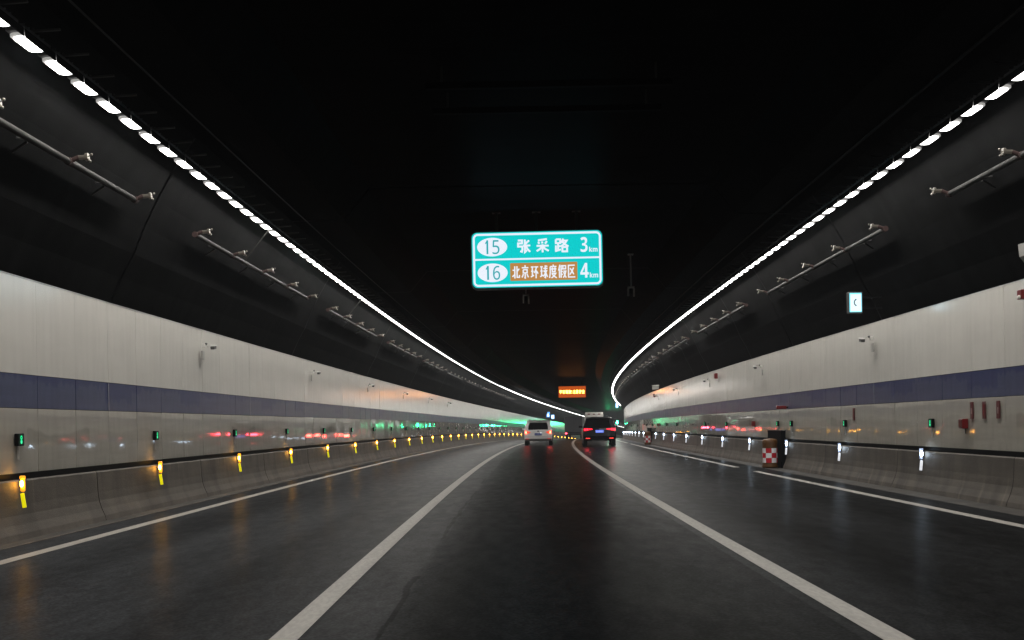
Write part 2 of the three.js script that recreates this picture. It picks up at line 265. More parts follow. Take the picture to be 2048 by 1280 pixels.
// ---------------------------------------------------------------- tunnel lamps: two rows, each lamp its own; light of each eight lamps in one strip
const LP = 0.725, LZL = 10.94, LZR = 13.12;
const rowPos = (side, z) => P(side < 0 ? -4.776 : 5.78, 5.135, z);
const TILT = 0.05;
function lampParts() {
  const g = {};
  g.housing = [box(0.19, 0.04, 0.585, 0, 0.05, 0), box(0.10, 0.03, 0.56, 0, 0.082, 0), ...[-0.22, -0.11, 0, 0.11, 0.22].map((z) => box(0.12, 0.03, 0.012, 0, 0.105, z))];
  const s = new THREE.BufferGeometry(), w0 = 0.05, w1 = 0.078, l0 = 0.262, l1 = 0.288, y0 = 0.012, y1 = -0.02, v = [[-w0, y0, -l0], [w0, y0, -l0], [w0, y0, l0], [-w0, y0, l0], [-w1, y1, -l1], [w1, y1, -l1], [w1, y1, l1], [-w1, y1, l1]].flat();
  s.setAttribute('position', new THREE.Float32BufferAttribute(v, 3)); s.setIndex([0, 4, 1, 1, 4, 5, 1, 5, 2, 2, 5, 6, 2, 6, 3, 3, 6, 7, 3, 7, 0, 0, 7, 4]);
  const sn = s.toNonIndexed(); sn.computeVertexNormals(); g.reflector = sn;
  const flat = (w, l, rad, t, y) => { const e = new THREE.ExtrudeGeometry(roundShape(w, l, rad), { depth: t, bevelEnabled: true, bevelSize: 0.006, bevelThickness: 0.006, bevelSegments: 2, curveSegments: 5 }); return plain(e.rotateX(Math.PI / 2).translate(0, y, 0)); };
  g.lens = flat(0.142, 0.42, 0.06, 0.014, 0.004); g.cover = flat(0.182, 0.50, 0.065, 0.016, 0.02);  // the wider outer piece is added as a halo round the lens
  g.addedBlocker = box(0.006, 0.085, 0.70, 0.116, -0.026, 0);                  // added blade blocking lamp light and its reflections on the far wall
  g.arm = [box(0.26, 0.02, 0.03, 0.19, 0.12, 0), box(0.02, 0.05, 0.03, 0.05, 0.12, 0)];
  return g;
}
const lampG = lampParts(), lampMerged = { housing: mergeGeometries(lampG.housing.map(plain)), arm: mergeGeometries(lampG.arm.map(plain)) };
const orient = (side, z) => new THREE.Euler(0, turnAt(z), side < 0 ? TILT : -TILT, 'YXZ');
for (const side of [-1, 1]) {
  const zf = side < 0 ? LZL - LP : LZR - LP, nNear = 150;
  const proto = new THREE.Group(); proto.name = 'tunnel_lamp';
  for (const [n, geo, mat] of [['housing', lampMerged.housing, M.housing], ['added_halo_cover', lampG.cover, M.haloCover], ['lens', lampG.lens, M.lens], ['added_light_blocker', side < 0 ? lampG.addedBlocker : lampG.addedBlocker.clone().scale(-1, 1, 1), M.black], ['bracket', side < 0 ? lampMerged.arm : lampMerged.arm.clone().scale(-1, 1, 1), M.steel]]) { const m = cast(new THREE.Mesh(geo, mat)); m.name = n; proto.add(m); }
  for (let i = 0; i < nNear; i++) {
    const z = zf + i * LP, o = proto.clone(); o.name = numbered('tunnel_lamp');
    if (side < 0 && z > 102) o.remove(o.children.find((c) => c.name === 'added_light_blocker'));   // far left lamps go without the added blades, which would hide their lenses
    o.position.copy(rowPos(side, z)); o.rotation.copy(orient(side, z)); scene.add(o);
    tag(o, `glowing white lamp, ${ordinal(i + 1)} from the nearest in the ${side < 0 ? 'left' : 'right'} ceiling row`, 'lamp', side < 0 ? 'lamps in the row over the left lane' : 'lamps in the row over the right lane');
  }
  const far = [], farBlocker = []; for (let z = zf + nNear * LP; z < Z1 - 2; z += LP) { const m4 = new THREE.Matrix4().compose(rowPos(side, z), new THREE.Quaternion().setFromEuler(orient(side, z)), new THREE.Vector3(1, 1, 1)); far.push(plain(lampG.lens).clone().applyMatrix4(m4)); if (side > 0) farBlocker.push(plain(side < 0 ? lampG.addedBlocker : lampG.addedBlocker.clone().scale(-1, 1, 1)).clone().applyMatrix4(m4)); }
  tag(mesh('far_lamp_row', far, M.lens), side < 0 ? 'far end of the left lamp row merging into a white line' : 'far end of the right lamp row merging into a white line', 'lamps', null, 'stuff');
  mesh('added_light_blockers', [...farBlocker, ...range(Z0 + 2, zf - LP, 1.4).map((z) => plain(box(0.006, 0.085, 1.46, side < 0 ? 0.116 : -0.116, -0.026, 0)).applyMatrix4(new THREE.Matrix4().compose(rowPos(side, z), new THREE.Quaternion().setFromEuler(orient(side, z)), new THREE.Vector3(1, 1, 1))))], M.black, scene.children.filter((o) => o.name.startsWith('far_lamp_row')).pop()).userData.kind = 'stuff';  // more added blades that only block lamp light sideways
  for (let z = zf - LP / 2 - 6 * 8 * LP; z < 215; z += 8 * LP) {
    const zm = z + 4 * LP, L = new THREE.RectAreaLight(new THREE.Color(1, 0.965, 0.90), LAMP_L, 0.068, 8 * LP), a = rowPos(side, z), b = rowPos(side, z + 8 * LP);
    L.name = 'lamp_row_light'; L.position.copy(a).add(b).multiplyScalar(0.5);
    const along = b.clone().sub(a).normalize(), nrm = new THREE.Vector3(side < 0 ? Math.sin(TILT) : -Math.sin(TILT), -Math.cos(TILT), 0), xx = new THREE.Vector3().crossVectors(along, nrm.clone().negate()).normalize(), zz = new THREE.Vector3().crossVectors(xx, along).normalize();
    L.position.addScaledVector(zz, -0.021);
    L.quaternion.setFromRotationMatrix(new THREE.Matrix4().makeBasis(xx, along, zz)); scene.add(L);
  }
}

// ---------------------------------------------------------------- strokes of the signs' characters, on a 100 x 100 grid
const CJK = {
  zhang: [[10, 12, 40, 12, 40, 32, 12, 32, 12, 54, 42, 54, 42, 78, 38, 90, 26, 86], [60, 6, 60, 92, 74, 80], [90, 12, 64, 36], [48, 48, 98, 48], [66, 50, 78, 72, 96, 92]],
  cai: [[82, 6, 18, 14], [20, 24, 28, 38], [46, 22, 50, 36], [82, 20, 68, 38], [8, 52, 94, 52], [50, 42, 50, 98], [48, 54, 32, 74, 8, 88], [52, 54, 68, 74, 94, 88]],
  lu: [[12, 10, 42, 10, 42, 36, 12, 36, 12, 10], [27, 36, 27, 84], [27, 58, 44, 58], [12, 52, 12, 88], [6, 92, 46, 80], [64, 6, 48, 34], [60, 20, 86, 20, 70, 44, 44, 60], [58, 28, 74, 46, 98, 60], [56, 64, 88, 64, 88, 94, 56, 94, 56, 64]],
  bei: [[36, 8, 36, 94], [8, 36, 36, 36], [4, 82, 36, 66], [64, 8, 64, 86, 92, 86, 94, 70], [92, 26, 64, 46]],
  jing: [[50, 2, 50, 18], [8, 20, 92, 20], [26, 34, 74, 34, 74, 56, 26, 56, 26, 34], [50, 56, 50, 92, 38, 90], [28, 64, 10, 88], [72, 64, 90, 88]],
  huan: [[6, 16, 42, 16], [8, 46, 40, 46], [24, 16, 24, 80], [4, 86, 44, 74], [48, 16, 98, 16], [76, 18, 62, 42, 46, 58], [70, 38, 70, 96], [76, 44, 96, 64]],
  qiu: [[6, 16, 40, 16], [8, 46, 38, 46], [23, 16, 23, 80], [4, 86, 42, 74], [46, 28, 98, 28], [70, 6, 70, 92, 58, 88], [50, 42, 60, 54], [44, 84, 66, 64], [90, 40, 76, 56], [74, 56, 96, 88], [84, 8, 92, 18]],
  du: [[52, 2, 56, 12], [16, 16, 96, 16], [16, 16, 16, 60, 6, 96], [26, 33, 94, 33], [42, 22, 42, 52, 76, 52, 76, 22], [32, 64, 84, 64, 62, 82, 30, 96], [38, 68, 64, 84, 96, 96]],
  jia: [[22, 4, 4, 46], [15, 32, 15, 96], [34, 12, 58, 12, 58, 34, 36, 34], [36, 12, 36, 96], [36, 52, 57, 52], [36, 72, 57, 72], [66, 12, 92, 12, 92, 34, 66, 34], [64, 50, 94, 50, 84, 74, 62, 96], [68, 56, 80, 76, 98, 96]],
  qu: [[92, 10, 12, 10, 12, 92, 96, 92], [76, 26, 56, 52, 28, 76], [32, 30, 54, 48, 78, 74]],
  ping: [[10, 12, 90, 12], [28, 24, 38, 42], [72, 24, 62, 42], [4, 54, 96, 54], [50, 12, 50, 98]],
  an: [[50, 2, 50, 14], [10, 30, 10, 18, 90, 18, 90, 30], [44, 28, 26, 62, 78, 94], [70, 44, 56, 76, 20, 96], [6, 50, 94, 50]],
  jia2: [[8, 12, 42, 12, 38, 46, 28, 44], [26, 4, 22, 28, 8, 48], [56, 12, 88, 12, 88, 42, 56, 42, 56, 12], [20, 54, 76, 54, 72, 72], [26, 54, 22, 72, 88, 72, 84, 96, 72, 94], [8, 84, 66, 84]],
  shi: [[6, 12, 38, 12, 34, 46], [14, 12, 12, 52, 42, 52, 38, 94, 28, 90], [4, 76, 32, 72], [48, 22, 94, 22, 94, 48, 48, 48, 48, 22], [70, 4, 70, 60, 48, 96], [54, 60, 98, 96]],
  zhu: [[14, 12, 24, 24], [6, 38, 18, 46], [8, 94, 26, 62], [60, 4, 66, 16], [38, 24, 94, 24], [40, 54, 92, 54], [34, 92, 98, 92], [66, 24, 66, 92]],
  yi: [[50, 0, 50, 10], [16, 12, 84, 12], [34, 16, 38, 28], [66, 16, 62, 28], [6, 32, 94, 32], [26, 40, 74, 40, 74, 62, 26, 62, 26, 40], [26, 51, 74, 51], [16, 72, 8, 92], [32, 70, 34, 94, 68, 94, 70, 82], [50, 68, 56, 80], [80, 70, 92, 88]],
  quan: [[50, 4, 32, 28, 4, 46], [50, 4, 68, 28, 96, 46], [28, 46, 72, 46], [26, 68, 74, 68], [50, 46, 50, 90], [10, 92, 90, 92]],
};
function glyph(c, name, x, y, w, h, lw) { c.save(); c.translate(x, y); c.lineWidth = lw; c.lineJoin = 'miter'; c.lineCap = 'butt'; for (const s of CJK[name]) { c.beginPath(); for (let i = 0; i < s.length; i += 2) { const X = s[i] * w / 100, Y = s[i + 1] * h / 100; if (i) c.lineTo(X, Y); else c.moveTo(X, Y); } c.stroke(); } c.restore(); }
function fitText(c, t, x, y, w, h, font) { c.save(); c.font = `${font} 100px sans-serif`; c.textBaseline = 'alphabetic'; const m = c.measureText(t), a = m.actualBoundingBoxAscent || 72, tw = (m.actualBoundingBoxRight + m.actualBoundingBoxLeft) || m.width; c.translate(x, y); c.scale(w / tw, h / a); c.fillText(t, m.actualBoundingBoxLeft || 0, 0); c.restore(); }

// ---------------------------------------------------------------- the overhead exit sign (lit box)
function roundShape(w, h, r) { const s = new THREE.Shape(); s.moveTo(-w / 2 + r, -h / 2); s.lineTo(w / 2 - r, -h / 2); s.absarc(w / 2 - r, -h / 2 + r, r, -Math.PI / 2, 0); s.lineTo(w / 2, h / 2 - r); s.absarc(w / 2 - r, h / 2 - r, r, 0, Math.PI / 2); s.lineTo(-w / 2 + r, h / 2); s.absarc(-w / 2 + r, h / 2 - r, r, Math.PI / 2, Math.PI); s.lineTo(-w / 2, -h / 2 + r); s.absarc(-w / 2 + r, -h / 2 + r, r, Math.PI, 1.5 * Math.PI); return s; }
function face(w, h, r) { const g = new THREE.ShapeGeometry(roundShape(w, h, r), 8), p = g.attributes.position, uv = g.attributes.uv; for (let i = 0; i < p.count; i++) uv.setXY(i, p.getX(i) / w + 0.5, p.getY(i) / h + 0.5); return g; }
{
  const W = 3.08, H = 1.305, zS = 26, cv = canvas(1660, 704, (c, w, h) => {   // drawn at the proportions of the board: 1660 x 704
    const teal = 'rgb(16,206,206)', white = 'rgb(238,244,255)';
    c.fillStyle = teal; c.fillRect(0, 0, w, h);
    c.strokeStyle = white; c.lineWidth = 26; c.beginPath(); c.roundRect(27, 27, w - 54, h - 54, 52); c.stroke();
    c.fillStyle = white; c.fillRect(30, 334, w - 60, 22);
    for (const y of [186, 514]) { c.beginPath(); c.ellipse(260, y, 192, 119, 0, 0, 7); c.fill(); }
    c.fillStyle = 'rgb(10,168,178)';
    fitText(c, '1', 170, 274, 34, 176, ''); fitText(c, '5', 262, 274, 92, 176, ''); fitText(c, '1', 172, 602, 34, 176, ''); fitText(c, '6', 264, 602, 92, 176, '');
    c.fillRect(188, 98, 22, 176); c.fillRect(190, 426, 22, 176);
    c.strokeStyle = white; c.fillStyle = white;
    glyph(c, 'zhang', 570, 88, 180, 184, 25); glyph(c, 'cai', 812, 88, 180, 184, 25); glyph(c, 'lu', 1050, 88, 186, 184, 24);
    fitText(c, '3', 1384, 272, 92, 190, 'bold'); fitText(c, 'km', 1494, 274, 106, 66, 'bold');
    fitText(c, '4', 1376, 602, 108, 190, 'bold'); fitText(c, 'km', 1496, 602, 106, 66, 'bold');
    c.fillStyle = 'rgb(188,134,72)'; c.beginPath(); c.roundRect(484, 396, 856, 228, 10); c.fill();
    ['bei', 'jing', 'huan', 'qiu', 'du', 'jia', 'qu'].forEach((n, i) => glyph(c, n, 506 + i * 118, 422, 102, 182, 17));
  });
  const t = tex(cv);
  const pos = P(0.39, 5.165, zS); pos.x = 0.68;                          // set square to the lane, centre of the board
  const root = thing('exit_sign', 'lit green overhead sign reading 15 and 16 with Chinese place names and kilometres', 'sign', new THREE.Vector3(0.67, 5.155, -zS), turnAt(zS) - 0.004);
  root.rotation.z = 0.004;
  const bs = new THREE.ExtrudeGeometry(roundShape(W + 0.05, H + 0.05, 0.15), { depth: 0.2, bevelEnabled: true, bevelSize: 0.01, bevelThickness: 0.01, bevelSegments: 2 }); bs.translate(0, 0, -0.215);
  mesh('sign_box', bs, M.housing, root);
  const f = mesh('lit_sign_face', face(W, H, 0.13), std({ color: lin(0.02, 0.02, 0.02), emissive: lin(1, 1, 1), emissiveMap: t, emissiveIntensity: 1.0, roughness: 0.3 }), root); f.position.z = 0.006;
  for (const x of [-0.95, 0, 0.95]) mesh('hanger', [box(0.07, 0.55, 0.07, x, H / 2 + 0.29, -0.12), box(0.2, 0.05, 0.2, x, H / 2 + 0.5, -0.12)], M.steel, root);
  const L = new THREE.RectAreaLight(new THREE.Color(0.2, 0.5, 0.85), 0.45, W, H); L.name = 'exit_sign_light'; L.position.set(0.67, 5.155, -zS + 0.03); L.rotation.y = Math.PI + turnAt(zS); scene.add(L);
}

// ---------------------------------------------------------------- far message board, lane signal, telephone signs
function backLight(name, color, I, w, h, pos, turn) { const L = new THREE.RectAreaLight(color, I, w, h); L.name = name; L.position.copy(pos); L.rotation.y = Math.PI + turn; scene.add(L); return L; }
{
  const z = 114, pos = P(1.6, 4.92, z), W = 2.8, H = 1.15, root = thing('message_board', 'far amber LED message board of eight Chinese characters over the middle lane', 'message board', pos, turnAt(z));
  mesh('cabinet', [rbox(W + 0.14, H + 0.12, 0.3, 0.03, 0, 0, -0.16), box(0.08, 0.95, 0.08, -1.0, H / 2 + 0.45, -0.16), box(0.08, 0.95, 0.08, 1.0, H / 2 + 0.45, -0.16)], M.black, root);
  const cv = canvas(896, 304, (c, w, h) => { c.fillStyle = 'rgb(62,24,4)'; c.fillRect(0, 0, w, h); c.strokeStyle = 'rgb(255,196,96)'; ['ping', 'an', 'jia2', 'shi'].forEach((n, i) => glyph(c, n, 22 + i * 102, 100, 92, 100, 15)); ['zhu', 'yi', 'an', 'quan'].forEach((n, i) => glyph(c, n, 462 + i * 102, 100, 92, 100, 15)); });  // dim orange ground painted in as the bloom around the letters
  const f = mesh('led_screen', face(W, H, 0.01), std({ color: lin(0.01, 0.01, 0.01), emissive: lin(1, 0.82, 0.6), emissiveMap: tex(cv), emissiveIntensity: 11, roughness: 0.5 }), root); f.position.z = 0.012;
  backLight('message_board_light', new THREE.Color(1, 0.16, 0.025), 2.6, 2.6, 0.4, P(1.6, 4.92, z - 0.06), turnAt(z));
}
for (const [X, label] of [[1.1, 'far green lane signal hanging above the road just right of the black car'], [-0.7, 'added second green lane signal, unseen behind the black car, for its wall reflection']]) {  // the second signal is unseen, added for its green reflection on the wall
  const z = 225, H = 4.05, pos = P(X, H, z), root = thing('lane_signal', label, 'traffic signal', pos, turnAt(z));
  mesh('housing', [rbox(0.9, 0.9, 0.2, 0.04, 0, 0, -0.12), box(0.06, 1.9, 0.06, 0, 1.35, -0.12)], M.black, root);
  const s = new THREE.Shape(); [[0, -0.36], [0.3, 0], [0.11, 0], [0.11, 0.36], [-0.11, 0.36], [-0.11, 0], [-0.3, 0]].forEach(([x, y], i) => (i ? s.lineTo(x, y) : s.moveTo(x, y)));
  mesh('signal_light', new THREE.ExtrudeGeometry(s, { depth: 0.02, bevelEnabled: false }), std({ color: lin(0, 0.1, 0.05), emissive: lin(0.03, 1, 0.34), emissiveIntensity: 60 }), root);
  backLight('lane_signal_light', new THREE.Color(0.03, 1, 0.35), 60, 0.7, 0.7, P(X, H, z - 0.2), turnAt(z));
}
function litBox(label, X, h, z, w, hh, draw, bright, lightI) {
  const root = thing('telephone_sign', label, 'sign', P(X, h, z), turnAt(z));
  mesh('sign_box', rbox(w + 0.04, hh + 0.04, 0.12, 0.012, 0, 0, -0.066), M.darkGrey, root);
  mesh('bracket', [box(Math.abs(X) > 0 ? 0.4 : 0.2, 0.03, 0.03, Math.sign(X) * (w / 2 + 0.2), 0.1, -0.07), box(0.4, 0.03, 0.03, Math.sign(X) * (w / 2 + 0.2), -0.1, -0.07)], M.black, root);
  const f = mesh('lit_sign_face', face(w, hh, 0.01), std({ color: lin(0.02, 0.02, 0.02), emissive: lin(1, 1, 1), emissiveMap: tex(canvas(128, 192, draw)), emissiveIntensity: bright, roughness: 0.4 }), root); f.position.z = 0.004;
  if (lightI) backLight('telephone_sign_light', new THREE.Color(0.45, 0.8, 1), lightI, w, hh, P(X, h, z - 0.03), turnAt(z));
  return root;
}
litBox('lit white telephone sign on the dark lining above the right wall', 6.28, 3.43, 20.4, 0.225, 0.355, (c, w, h) => {  // face enlarged a little to imitate bloom
  c.fillStyle = 'rgb(120,235,255)'; c.fillRect(0, 0, w, h); c.fillStyle = 'rgb(222,246,255)'; c.fillRect(9, 11, w - 14, h - 18); c.strokeStyle = 'rgb(40,60,70)'; c.lineWidth = 11; c.lineCap = 'round'; c.beginPath(); c.arc(84, 96, 34, 2.25, 4.05); c.stroke(); c.fillStyle = 'rgb(40,60,70)'; c.fillRect(60, 60, 14, 11); c.fillRect(60, 120, 14, 11);
}, 1.25, 1.5);
litBox('far lit sign with a small white figure above the left wall', -5.45, 3.9, 170, 0.5, 0.8, (c, w, h) => { c.fillStyle = 'rgb(60,140,220)'; c.fillRect(0, 0, w, h); c.fillStyle = 'white'; c.beginPath(); c.moveTo(64, 30); c.lineTo(110, 160); c.lineTo(18, 160); c.fill(); }, 2.2, 0);
litBox('far lit square sign beside the small white figure, left wall', -4.75, 3.55, 170, 0.5, 0.62, (c, w, h) => { c.fillStyle = 'rgb(90,170,235)'; c.fillRect(0, 0, w, h); c.fillStyle = 'white'; c.fillRect(18, 24, w - 36, h - 48); }, 2.2, 0);
litBox('far lit bluish sign at the bend end of the right wall', 6.25, 3.75, 125, 0.3, 0.55, (c, w, h) => { c.fillStyle = 'rgb(120,200,255)'; c.fillRect(0, 0, w, h); c.fillStyle = 'white'; c.fillRect(22, 22, w - 44, h - 44); }, 2.2, 0);

// ---------------------------------------------------------------- delineators on the barriers: a light head over a reflective strip
function makeDelineator(kind) {
  const amber = kind === 'amber', o = new THREE.Group(); o.name = amber ? 'amber_delineator' : 'white_delineator';
  const E = amber ? std({ color: lin(0.5, 0.2, 0.01), emissive: lin(1, 0.45, 0.04), emissiveIntensity: 55, roughness: 0.3 }) : std({ color: lin(0.5, 0.5, 0.5), emissive: lin(0.66, 0.83, 1), emissiveIntensity: 36, roughness: 0.3 });
  const haloCap = amber ? std({ color: lin(0.75, 0.33, 0.02), emissive: lin(1, 0.4, 0.02), emissiveIntensity: 0.75, roughness: 0.4 }) : std({ color: lin(0.55, 0.6, 0.75), emissive: lin(0.2, 0.28, 0.5), emissiveIntensity: 0.6, roughness: 0.4 });  // lamp body is self-lit to paint a coloured halo about the lens
  mesh('lamp_body', [rbox(0.054, 0.18, 0.04, 0.015, 0, -0.005, -0.026), rbox(0.06, 0.04, 0.05, 0.012, 0, 0.075, -0.02)], haloCap, o);
  const ball = new THREE.SphereGeometry(0.5, 14, 10).scale(0.044, 0.085, 0.036).translate(0, 0.0, 0.002);
  mesh('light_lens', ball, E, o);
  const r = mesh('glowing_reflective_strip', rbox(0.047, 0.175, 0.014, 0.004), amber ? std({ color: lin(0.78, 0.72, 0.01), emissive: lin(0.5, 0.47, 0.0), emissiveIntensity: 1, roughness: 0.3 }) : std({ color: lin(0.85, 0.85, 0.88), emissive: lin(0.5, 0.52, 0.56), emissiveIntensity: 1, roughness: 0.3 }), o);  // strip is made to glow, standing in for headlights it would reflect
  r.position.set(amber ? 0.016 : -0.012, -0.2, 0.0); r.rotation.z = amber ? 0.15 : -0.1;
  return o;
}
function delineators(kind, list) {
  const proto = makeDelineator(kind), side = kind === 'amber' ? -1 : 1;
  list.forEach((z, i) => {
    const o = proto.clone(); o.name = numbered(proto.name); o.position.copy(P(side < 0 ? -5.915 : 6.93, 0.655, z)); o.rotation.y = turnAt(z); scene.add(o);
    tag(o, `${kind === 'amber' ? 'glowing amber delineator on the left barrier' : 'glowing white delineator on the right barrier'}, ${ordinal(i + 1)} from the nearest`, 'delineator', kind === 'amber' ? 'amber delineators along the left barrier' : 'white delineators along the right barrier');
    if (i < 9) { const L = new THREE.PointLight(kind === 'amber' ? new THREE.Color(1, 0.5, 0.06) : new THREE.Color(0.7, 0.85, 1), kind === 'amber' ? 0.075 : 0.05); L.name = 'delineator_light'; L.position.copy(P(side < 0 ? -5.87 : 6.885, 0.655, z - 0.035)); L.shadow.radius = 1.2; L.castShadow = true; scene.add(L); }
  });
}
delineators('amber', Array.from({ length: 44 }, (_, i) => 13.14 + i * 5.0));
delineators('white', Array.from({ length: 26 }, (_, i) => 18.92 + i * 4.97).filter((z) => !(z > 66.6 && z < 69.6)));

// ---------------------------------------------------------------- green guidance lights on the walls
const arrowTex = tex(canvas(96, 96, (c) => { c.fillStyle = 'rgb(0,10,6)'; c.fillRect(0, 0, 96, 96); c.strokeStyle = 'rgb(20,255,160)'; c.lineWidth = 10; c.lineJoin = 'round'; for (const y of [30, 66]) { c.beginPath(); c.arc(48, y, 13, 0, 7); c.stroke(); } c.fillStyle = 'rgb(150,255,215)'; c.fillRect(40, 62, 14, 10); }));
function guideLights(side, list) {
  const proto = new THREE.Group(); proto.name = 'guidance_light';
  mesh('housing', rbox(0.05, 0.15, 0.16, 0.008), M.black, proto);
  const f = mesh('lit_symbol', new THREE.PlaneGeometry(0.145, 0.135), std({ color: lin(0, 0.02, 0.01), emissive: lin(0.9, 1, 1), emissiveMap: arrowTex, emissiveIntensity: 1.15 }), proto);
  f.rotation.y = side < 0 ? Math.PI / 2 : -Math.PI / 2; f.position.x = -side * 0.0265;
  mesh('cable_duct', rbox(0.018, 0.16, 0.03, 0.004, side * 0.012, -0.16, 0), M.grey, proto);
  list.forEach((z, i) => { const o = proto.clone(); o.name = numbered('guidance_light'); o.position.copy(P(side < 0 ? -6.01 : 7.025, 1.18, z)); o.rotation.y = turnAt(z); scene.add(o); tag(o, `black box with a glowing green symbol on the ${side < 0 ? 'left' : 'right'} wall, ${ordinal(i + 1)} from the nearest`, 'guidance light', side < 0 ? 'green guidance lights on the left wall' : 'green guidance lights on the right wall'); });
}
guideLights(-1, Array.from({ length: 22 }, (_, i) => 13.3 + i * 4.95));
guideLights(1, [18.7, 23.8, 28.7, 30.3, 38.5, 43.6, 53.3, 58.2, 67.3, 72.4, 82.4, 92.3]);

// ---------------------------------------------------------------- small cameras on the cladding, with a grey box below
function wallCams(side, list) {
  const proto = new THREE.Group(); proto.name = 'wall_camera';
  mesh('arm', [box(0.14, 0.03, 0.03, side * 0.0, 0.0, 0.0), rbox(0.07, 0.075, 0.09, 0.012, side * 0.06, -0.012, 0.0)], M.pale, proto);
  const b = mesh('camera_body', [rbox(0.075, 0.06, 0.17, 0.012, 0, 0, 0)], M.darkGrey, proto); b.position.set(-side * 0.11, -0.045, -0.03); b.rotation.x = 0.15;
  const h = mesh('sun_hood', rbox(0.09, 0.015, 0.17, 0.005, 0, 0, 0), M.pale, proto); h.position.set(-side * 0.11, -0.005, -0.04); h.rotation.x = 0.15;
  mesh('knuckle', new THREE.SphereGeometry(0.028, 10, 8).translate(side * 0.02, 0.02, 0), M.darkGrey, proto);
  mesh('terminal_box', rbox(0.03, 0.17, 0.13, 0.006, side * 0.085, -0.19, 0), M.grey, proto);
  list.forEach((z, i) => { const o = proto.clone(); o.name = numbered('wall_camera'); o.position.copy(P(side < 0 ? -5.90 : 6.905, 2.865, z)); o.rotation.y = turnAt(z); scene.add(o); tag(o, `small camera over a grey box, ${ordinal(i + 1)} from the nearest on ${side < 0 ? 'left' : 'right'} wall`, 'camera', side < 0 ? 'small cameras on the left wall' : 'small cameras on the right wall'); });
}
wallCams(-1, [20.9, 31.3, 41.6, 51.8, 62.0, 72.2]);
wallCams(1, [21.7, 32.1, 42.0, 52.1, 62.3]);

// ---------------------------------------------------------------- sprinkler pipes with nozzles on the lining
function sprinkler(side, z0, z1, label, detailed) {
  const root = thing('sprinkler_pipe', label, 'pipe', null, 0, side < 0 ? 'sprinkler pipes along the left lining' : 'sprinkler pipes along the right lining');
  const X = side < 0 ? -5.30 : 6.30, H = 4.5, zm = (z0 + z1) / 2;
  const seg = []; const zs = range(z0, z1, 2.3); for (let i = 0; i < zs.length - 1; i++) seg.push(rod(P(X, H, zs[i]).toArray(), P(X, H, zs[i + 1]).toArray(), 0.04, 10));
  mesh('pipe', seg, M.pipe, root);
  if (!detailed) { zs.forEach((z) => { const p = P(X - side * 0.2, H + 0.03, z); mesh('nozzle', new THREE.SphereGeometry(0.045, 6, 5).translate(p.x, p.y, p.z), M.brass, root); }); return; }
  zs.forEach((z) => {
    const at = (dx, dy, dz = 0) => P(X - side * dx, H + dy, z + dz).toArray();
    mesh('clamp', [rod(at(0, 0, -0.045), at(0, 0, 0.045), 0.05, 10), rod(at(0, 0.0), at(0.12, 0.05), 0.03, 8)], M.redPipe, root);
    const n = mesh('nozzle', [rod(at(0.10, 0.045), at(0.21, 0.05), 0.028, 8), rod(at(0.20, 0.05), at(0.235, 0.052), 0.046, 10)], M.brass, root);
    const bul = [new THREE.SphereGeometry(0.017, 8, 6).translate(...at(0.27, 0.08)), new THREE.SphereGeometry(0.017, 8, 6).translate(...at(0.255, 0.0)), rod(at(0.225, 0.05), at(0.27, 0.08), 0.006), rod(at(0.225, 0.05), at(0.255, 0.0), 0.006)];
    mesh('spray_tip', bul, M.brass, n);
  });
  for (let i = 0; i < zs.length - 1; i++) { const z = (zs[i] + zs[i + 1]) / 2, at = (dx, dy) => P(X - side * dx, H + dy, z).toArray(); mesh('bracket', [rod(at(-0.17, -0.16), at(0, -0.05), 0.016), rod(at(-0.14, 0.0), at(0, -0.02), 0.012)], M.steel, root); }
}
for (const side of [-1, 1]) for (let k = -1, n = 1; k < 9; k++, n++) { const z0 = (side < 0 ? 18.25 : 18.75) + 12 * k; sprinkler(side, z0 + (k < 0 && side < 0 ? 0.2 : 0), z0 + 9.15, `dull grey sprinkler pipe with nozzles on the ${side < 0 ? 'left' : 'right'} lining, ${ordinal(n)} run from the nearest`, k < 4); }
{ // conduits
  const run = (X, h, zs, r) => { const s = []; for (let i = 0; i < zs.length - 1; i++) s.push(rod(P(X, h, zs[i]).toArray(), P(X, h, zs[i + 1]).toArray(), r)); return s; };
  tag(mesh('conduit', run(5.40, 5.585, range(4, 150, 3), 0.022), M.pipe), 'thin conduit running under the ceiling ledge, inside the right lamp row', 'conduit');
  tag(mesh('conduit', run(-4.40, 5.59, range(4, 150, 3), 0.012), M.steel), 'thin dark conduit under the ceiling ledge, inside the left lamp row', 'conduit');
  for (const [z, w] of [[21.3, 'nearer'], [33, 'farther']]) tag(mesh('hanging_rod', rod(P(-4.80, 5.10, z).toArray(), P(-5.32, 4.5, z + 0.1).toArray(), 0.01), M.pipe), `${w} slanting rod between the left lamp row and the sprinkler pipe`, 'rod');
}

// ---------------------------------------------------------------- detectors hanging from the ceiling, camera and beacon at the right edge
function detector(X, z, bottom, label) {
  const root = thing('ceiling_detector', label, 'detector', P(X, bottom, z), turnAt(z));
  mesh('pole', [cyl(0.025, 0.025, 6.3 - bottom - 0.28, 10).translate(0, (6.3 - bottom + 0.28) / 2, 0), box(0.16, 0.03, 0.16, 0, 6.3 - bottom - 0.015, 0)], M.grey, root);
  mesh('head', [rbox(0.2, 0.06, 0.12, 0.012, 0, 0.27, 0), rbox(0.05, 0.22, 0.1, 0.01, -0.085, 0.13, 0), rbox(0.05, 0.24, 0.1, 0.01, 0.085, 0.12, 0)], M.grey, root);
  mesh('sensor', cyl(0.045, 0.035, 0.16, 10).translate(0, 0.16, 0), M.black, root);
}
detector(3.27, 32.8, 5.03, 'detector head on a thin pole from the ceiling, right of the big sign');
detector(0.12, 34.4, 5.04, 'detector head hanging just below the big sign');
